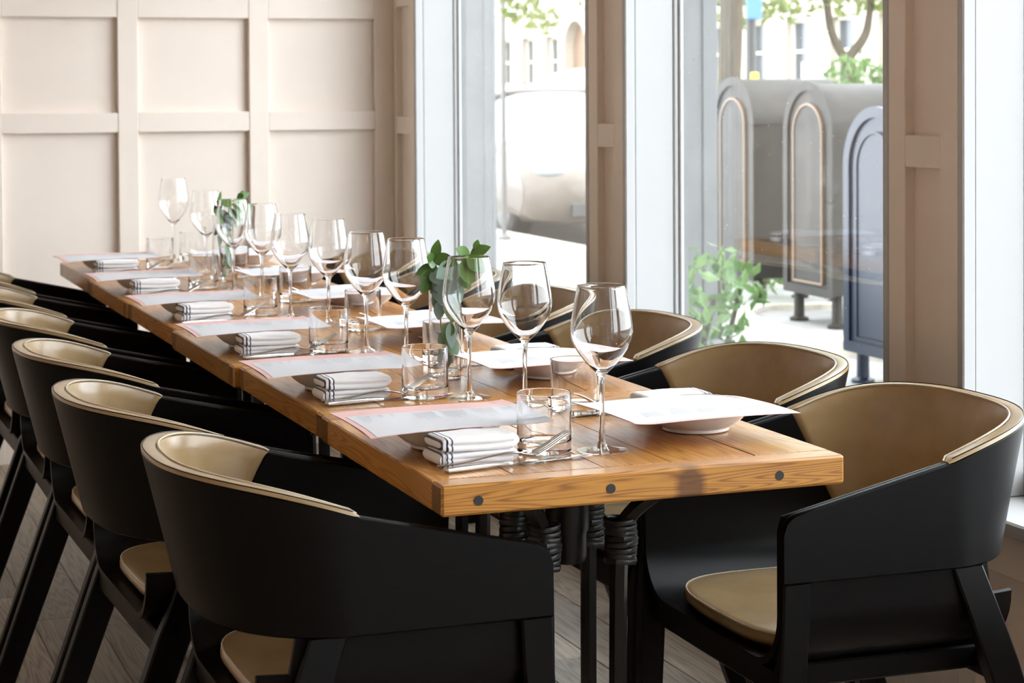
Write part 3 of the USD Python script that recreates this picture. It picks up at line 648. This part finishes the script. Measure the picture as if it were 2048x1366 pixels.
for q, y in enumerate((5.0, 7.71)):
    t = thing('grey_pillar', (2.685, y+.10, 0), 0, label=('grey panelled pillar outside, at the left edge of the near window', 'grey panelled pillar outside, at the left edge of the far window')[q], cat='pillar')
    obj('shaft', rbx(-.185, .185, -.09, .09, 0, 4.6, .006), 'grey_paint', t)
    for x0, x1 in ((-.192, -.125), (.125, .192)): obj('corner_board', rbx(x0, x1, -.10, .10, .0, 4.6, .004), 'grey_paint', t)
    obj('base', rbx(-.215, .215, -.125, .125, 0, .22, .01), 'grey_paint', t)
    obj('capital', rbx(-.215, .215, -.125, .125, 4.4, 4.7, .01), 'grey_paint', t)
def archpoly(w, h):
    r = w/2; a = np.linspace(0, math.pi, 25); return Polygon([(-r, 0)] + [(r*math.cos(q), h-r+r*math.sin(q)) for q in a[::-1]] + [(r, 0)])
def mailbox(name, w, h, d, legh, m, edge, loc, lab_, blue=False):
    t = thing(name, loc, 0, label=lab_, cat='mailbox')
    A_ = archpoly(w, h-legh)
    def place(g, x0):    # poly (y,z) extruded along x
        e = swapxyz(g, (2, 0, 1)); e.apply_translation((x0, 0, legh)); return e
    obj('body', place(extr(A_, d), 0), m, t, 40)
    obj('end_rim', place(extr(A_.buffer(.012).difference(A_.buffer(-.035)), .02), -.012), m, t, 40)
    a2 = archpoly(w*.62, (h-legh)*.86); a2 = Polygon([(p[0], p[1]+.05) for p in a2.exterior.coords])
    obj('end_panel', place(extr(a2.buffer(-.012), .012), -.008), m, t, 40)
    obj('panel_edge', place(extr(a2.difference(a2.buffer(-.010)), .014), -.014), edge, t, 40)
    for yy in (-w/2+.05, w/2-.05):
        for xx in (.05, d-.05):
            lg = lathe([(0, .03), (.05, .03), (.05, .045), (.028, .055), (.026, legh+.01), (0, legh+.01)], 14); lg.apply_translation((xx, yy, .022)); obj('leg', lg, m, t, 40)
    if blue:
        obj('drop_door', rbx(.10, d-.06, -w/2-.012, -w/2+.01, h-.42, h-.26, .01), 'grille_black', t)
        obj('handle', rbx(.12, d-.08, -w/2-.035, -w/2-.01, h-.30, h-.275, .006), 'steel', t)
        obj('notice_plate', rbx(.12, d-.1, -w/2-.006, -w/2+.004, h-.62, h-.50, .002), 'sign_white', t)
    return t
mailbox('relay_mailbox', .50, 1.33, .58, .22, 'olive_metal', 'tan_edge', (4.27, 7.62, -.006), 'olive round-topped relay mailbox on legs, farther of the two beyond the window')
mailbox('relay_mailbox', .50, 1.30, .58, .22, 'olive_metal', 'tan_edge', (4.20, 6.62, -.006), 'olive round-topped relay mailbox on legs, nearer of the two beyond the window')
mailbox('collection_mailbox', .50, 1.235, .52, .20, 'blue_metal', 'blue_metal', (3.53, 4.82, -.052), 'blue round-topped street mailbox nearest the window, half behind the panelled pier', blue=True)

def car(name, paint, loc, rz, lab_, h=1.42, wd=1.80, ln=4.5, hood=.86):
    t = thing(name, loc, rz, label=lab_, cat='car')       # nose at x=0 pointing -x, length along +x
    hw = wd/2
    prof = np.array([(.10, .20), (.02, .34), (.0, .50), (.04, .62), (.16, .72), (.55, hood-.03), (1.15, hood+.06), (1.6, hood+.10), (3.2, hood+.12), (4.0, hood+.13), (ln-.12, hood+.06), (ln, .70), (ln-.02, .36), (ln-.16, .22), (3.0, .18), (1.5, .18)])
    P = np.vstack([catmull(np.vstack([prof, prof[:1]]), 4)])[:-1]; R = []
    for q in np.linspace(-1, 1, 25):
        e = abs(q); sx = 1-.0*e; zc = .5; f = (1-e**6)
        X = P[:, 0] + np.where(P[:, 0] < ln/2, 1, -1)*(.30*e**4)*np.clip(1-np.minimum(P[:, 0], ln-P[:, 0])/1.3, 0, 1)
        Z = zc+(P[:, 1]-zc)*(1-.10*e**5-(.22 if e > .995 else 0)); R.append(np.column_stack([X, np.full(len(P), q*hw*(1.0)), Z]))
    obj('body', loft(R), paint, t, 50)
    zt = h; c = [(1.12, hood+.03), (1.85, zt-.03), (2.3, zt), (3.0, zt-.02), (3.55, zt-.12), (4.05, hood+.10)]
    C = catmull(c, 5); R = []
    for q in np.linspace(-1, 1, 15):
        e = abs(q); R.append([(x+(.12*e**3 if x < 2.3 else -.1*e**3), q*(hw-.10-.17*max(0, (z-hood)/(zt-hood))), z-.05*e**4*max(0, (z-hood)/(zt-hood))) for x, z in C]+[(c[-1][0], q*(hw-.1), hood-.05), (c[0][0], q*(hw-.1), hood-.05)])
    obj('cabin', loft(R), 'sky_glass', t, 50)
    roof = [(1.83, zt-.02), (2.3, zt+.012), (3.0, zt-.008), (3.5, zt-.09)]; C = catmull(roof, 5); R = []
    for x, z in C: R.append([(x, y, z-.055*abs(y/(hw-.24))**4+dz) for y, dz in [(v, 0) for v in np.linspace(-(hw-.24), hw-.24, 9)]+[(v, -.03) for v in np.linspace(hw-.24, -(hw-.24), 9)]])
    obj('roof', loft(R), paint, t, 50)
    for s in (-1, 1):
        for xx in (.85, ln-.85):
            wpr = [(0, -.10), (.20, -.10), (.30, -.09), (.325, -.06), (.325, .06), (.30, .09), (.21, .10), (.20, .06), (0, .06)]
            wh = swapxyz(lathe(wpr, 28), (0, 2, 1)); 
            if s < 0: wh.vertices[:, 1] *= -1; wh.invert()
            wh.apply_translation((xx, s*(hw-.105), .325)); obj('wheel', wh, 'tyre', t, 35)
            hb = swapxyz(lathe([(0, .0), (.19, .0), (.19, .04), (.1, .05), (0, .05)], 20), (0, 2, 1))
            if s < 0: hb.vertices[:, 1] *= -1; hb.invert()
            hb.apply_translation((xx, s*(hw-.055), .325)); obj('hub_cap', hb, 'galvanised', t, 35)
        hl = trimesh.creation.icosphere(2, 1.0); hl.apply_scale((.16, .20, .075)); hl.apply_translation((.27, s*(hw-.30), .665)); obj('headlight', hl, 'lamp_lens', t, True)
        fg = trimesh.creation.icosphere(2, 1.0); fg.apply_scale((.03, .06, .06)); fg.apply_translation((.14, s*(hw-.42), .33)); obj('fog_light', fg, 'lamp_lens', t, True)
        mi = trimesh.creation.icosphere(2, 1.0); mi.apply_scale((.06, .11, .07)); mi.apply_translation((1.45, s*(hw+.04), hood+.14)); obj('mirror', mi, paint, t, True)
    obj('lower_grille', rbx(-.005, .12, -hw+.36, hw-.36, .27, .39, .01), 'grille_black', t)
    obj('upper_grille', rbx(-.012, .10, -.38, .38, .50, .60, .01), 'grille_black', t)
    obj('plate', rbx(-.03, .0, -.16, .16, .40, .49, .003), 'sign_white', t)
    return t
car('silver_car', 'silver_paint', (6.32, 13.75, -.13), math.pi/2, 'silver car parked nose-on at the kerb, seen through the far window')
car('blue_car', 'blue_car_paint', (7.1, 22.6, -.13), math.pi/2+.03, 'dark blue car parked behind the thin post beyond the far window', h=1.62, hood=1.0)
car('white_van', 'white_car_paint', (11.7, 24.3, -.13), math.pi/2, 'white car across the street above the silver car', h=1.72, hood=1.02, ln=4.8)

post = thing('sign_post', (4.98, 13.33, 0), 0, label='thin grey metal post on the kerb in the far window', cat='post')
obj('pole', tube([(0, 0, 0), (0, 0, 2.9)], .022, 10), 'galvanised', post, 40)
obj('base_collar', lathe([(0, 0), (.06, 0), (.06, .02), (.03, .05), (0, .05)], 14), 'galvanised', post, 40)
obj('sign_plate', rbx(-.15, .15, -.03, -.024, 2.45, 2.88, .002), 'sign_white', post)
lp = thing('lamp_post', (7.47, 13.62, -.13), 0, label='dark post carrying a small blue plate among the trees in the near window', cat='post')
obj('pole', tube([(0, 0, 0), (0, 0, 4.6)], .045, 10), 'grille_black', lp, 40)
obj('blue_plate', rbx(-.075, .075, -.07, -.05, 2.02, 2.2, .004), 'sign_blue', lp)
obj('base_collar', lathe([(0, 0), (.12, 0), (.12, .3), (.06, .4), (0, .4)], 14), 'grille_black', lp, 40)
obj('yellow_marker', rbx(-.04, .04, -.08, -.05, 1.46, 1.54, .01), 'hydrant_yellow', lp)

# building across the street
fb = thing('apartment_building', (20.2, 0, 0), 0, label='pale stone building with tall windows across the street', cat='building')
wins = []
y = 26.0; 
holes = []
while y < 74:
    if 47.9 < y < 50.2: y = 50.3; continue
    for z0, z1 in ((1.35, 2.75), (4.2, 6.0), (7.6, 9.2)): holes.append((y, y+.95, z0, z1))
    y += 1.95
wall = sbox(20, -.1, 80, 12)
for a, b, c, d in holes: wall = wall.difference(sbox(a, c, b, d))
door = Polygon([(48.25, 0), (48.25, 2.4)] + [(49.05-.8*math.cos(q), 2.4+.75*math.sin(q)) for q in np.linspace(0, math.pi, 14)] + [(49.85, 0)])
wall = wall.difference(door)
wm = swapxyz(extr(wall, .5), (2, 0, 1)); obj('facade', wm, 'facade_stone', fb)
obj('back_wall', bx(.5, 6, 20, 80, -.1, 12), 'facade_stone', fb)
obj('string_course', rbx(-.08, .1, 20, 80, 3.5, 3.75, .02), 'facade_trim', fb)
obj('plinth_course', rbx(-.06, .1, 20, 48.2, -.1, .7, .02), 'facade_trim', fb)
obj('arched_door', swapxyz(extr(door, .08), (2, 0, 1)).apply_translation((.3, 0, 0)), 'door_wood', fb)
for a, b, c, d in holes:
    if c > 5: continue
    fr = obj('window_frame', cat([bx(.16, .24, a, b, c, c+.07), bx(.16, .24, a, b, d-.07, d), bx(.16, .24, a, a+.06, c, d), bx(.16, .24, b-.06, b, c, d), bx(.17, .23, a, b, (c+d)/2-.03, (c+d)/2+.03)]), 'facade_trim', fb)
    obj('pane', bx(.21, .23, a+.05, b-.05, c+.06, d-.06), 'dark_pane', fr)
    obj('window_sill', rbx(-.06, .2, a-.08, b+.08, c-.10, c, .01), 'facade_trim', fb)
obj('cooling_unit', rbx(-.25, .25, 34.9, 35.55, 1.40, 1.80, .02), 'sign_white', fb)

def foliage(centers, n, size, seed, flat=.9):
    r = np.random.default_rng(seed); C = np.array([c[:3] for c in centers]); Rr = np.array([c[3] for c in centers]); k = r.choice(len(C), n, p=Rr**2/np.sum(Rr**2))
    d = r.normal(size=(n, 3)); d /= np.linalg.norm(d, axis=1)[:, None]; p = C[k]+d*(Rr[k]*r.uniform(.25, 1, n)**.5)[:, None]*np.array([1, 1, flat])
    a = r.normal(size=(n, 3)); a /= np.linalg.norm(a, axis=1)[:, None]; b = np.cross(a, r.normal(size=(n, 3))); b /= np.linalg.norm(b, axis=1)[:, None]
    s = size*r.uniform(.6, 1.3, n)[:, None]; nn = np.cross(a, b)
    V = np.stack([p-a*s, p-b*s*.5+nn*s*.12, p+a*s, p+b*s*.5+nn*s*.12], 1).reshape(-1, 3); i = np.arange(n)*4
    F = np.vstack([np.stack([i, i+1, i+2], 1), np.stack([i, i+2, i+3], 1)])
    return trimesh.Trimesh(V, F, process=False)
def tree(loc, trunk, branches, crowns, n, size, seed, lab_, nm='street_tree', lm='tree_leaf'):
    t = thing(nm, loc, 0, label=lab_, cat='tree')
    P = catmull(trunk[0], 5); obj('trunk', tube(P, np.linspace(trunk[1], trunk[2], len(P)), 10), 'bark', t, 50)
    for b in branches: P = catmull(b[0], 5); obj('branch', tube(P, np.linspace(b[1], b[2], len(P)), 8), 'bark', t, 50)
    obj('foliage', foliage(crowns, n, size, seed), lm, t, kind='stuff')
    return t
# forked tree seen in the near window
tree((10.36, 16.80, 0), ([(0, 0, 0), (.02, 0, .8), (.0, 0, 1.35), (-.08, .03, 1.58)], .10, .075),
     [([(-.08, .03, 1.56), (-.22, .10, 1.9), (-.30, .12, 2.4), (-.5, .2, 3.0)], .055, .03), ([(-.08, .03, 1.56), (.12, -.03, 1.82), (.18, -.05, 2.1), (.25, -.1, 2.8)], .06, .03)],
     [(-.9, .5, 2.45, .62), (-.2, .1, 2.55, .6), (.5, -.2, 2.5, .6), (1.1, -.4, 2.6, .6), (-1.7, 1.0, 2.5, .7), (-1.2, .6, 2.2, .35), (0, 0, 3.3, 1.2), (-1.2, .5, 3.3, 1.1)], 2600, .075, 3, 'slim tree with a forked trunk and sunlit leaves in the near window')
tree((5.03, 9.19, 0), ([(0, 0, 0), (-.02, 0, .9), (.02, 0, 1.9), (0, .05, 3.2)], .085, .07), [([(0, 0, 2.6), (.4, .2, 3.2), (.9, .3, 3.6)], .05, .02)],
     [(0, 0, 3.6, 1.0), (.7, .6, 3.3, .8), (.2, .5, 2.75, .40), (.5, 1.6, 3.2, .9)], 2400, .07, 4, 'street tree with a plain dark trunk beside the left edge of the near window')
tree((5.05, 11.25, 0), ([(0, 0, 0), (.02, .05, 1.2), (-.03, 0, 2.2), (0, .1, 3.4)], .055, .045), [([(0, 0, 1.75), (-.25, .08, 2.05), (-.55, .2, 2.2)], .025, .010)],
     [(-.62, .2, 1.98, .22), (-.40, .2, 2.15, .25), (-.50, .1, 1.80, .14), (-.78, .3, 2.2, .25), (-.2, .1, 2.6, .6), (-.16, .05, 1.98, .10)], 1100, .05, 5, 'leafy young street tree half behind the panelled pier between the windows')
def bush(loc, crowns, n, size, seed, lab_, lm='shrub_leaf', nm='shrub'):
    t = thing(nm, loc, 0, label=lab_, cat='bush')
    for q in range(3): obj('stem', tube([(0, 0, 0), (.06*math.cos(q*2.1), .06*math.sin(q*2.1), .2), (.12*math.cos(q*2.1), .12*math.sin(q*2.1), .42)], .012, 6), 'bark', t)
    obj('foliage', foliage(crowns, n, size, seed), lm, t, kind='stuff'); return t
bush((9.6, 15.0, -.13), [(0, 0, 1.0, .55), (.4, -.2, 1.3, .5), (-.2, .1, 1.45, .35), (.6, -.3, 1.65, .35), (.2, 0, .5, .5)], 2600, .05, 6, 'rounded green bush across the street at the right of the near window')
bush((5.05, 8.75, 0), [(0, 0, .34, .30), (.1, .5, .30, .3), (-.1, -.5, .26, .26), (-.2, .9, .30, .3), (.05, -.95, .28, .28), (.08, -1.4, .26, .26), (.10, -1.9, .24, .24)], 1500, .045, 7, 'dark green bush behind the legs of the mailboxes')
for q, (x, y, hh, sd_) in enumerate([(2.62, 4.76, .58, 8), (3.18, 5.60, .45, 9)]):
    bush((x, y, 0), [(0, 0, hh*.55, .18), (.05, -.05, hh*.8, .15), (-.05, .03, hh*.3, .17), (.08, .05, hh, .10)], 170, .042, sd_, ['tall leafy plant just outside the left side of the near window', 'lower leafy plant outside the near window beside the taller one'][q], nm='leafy_plant')
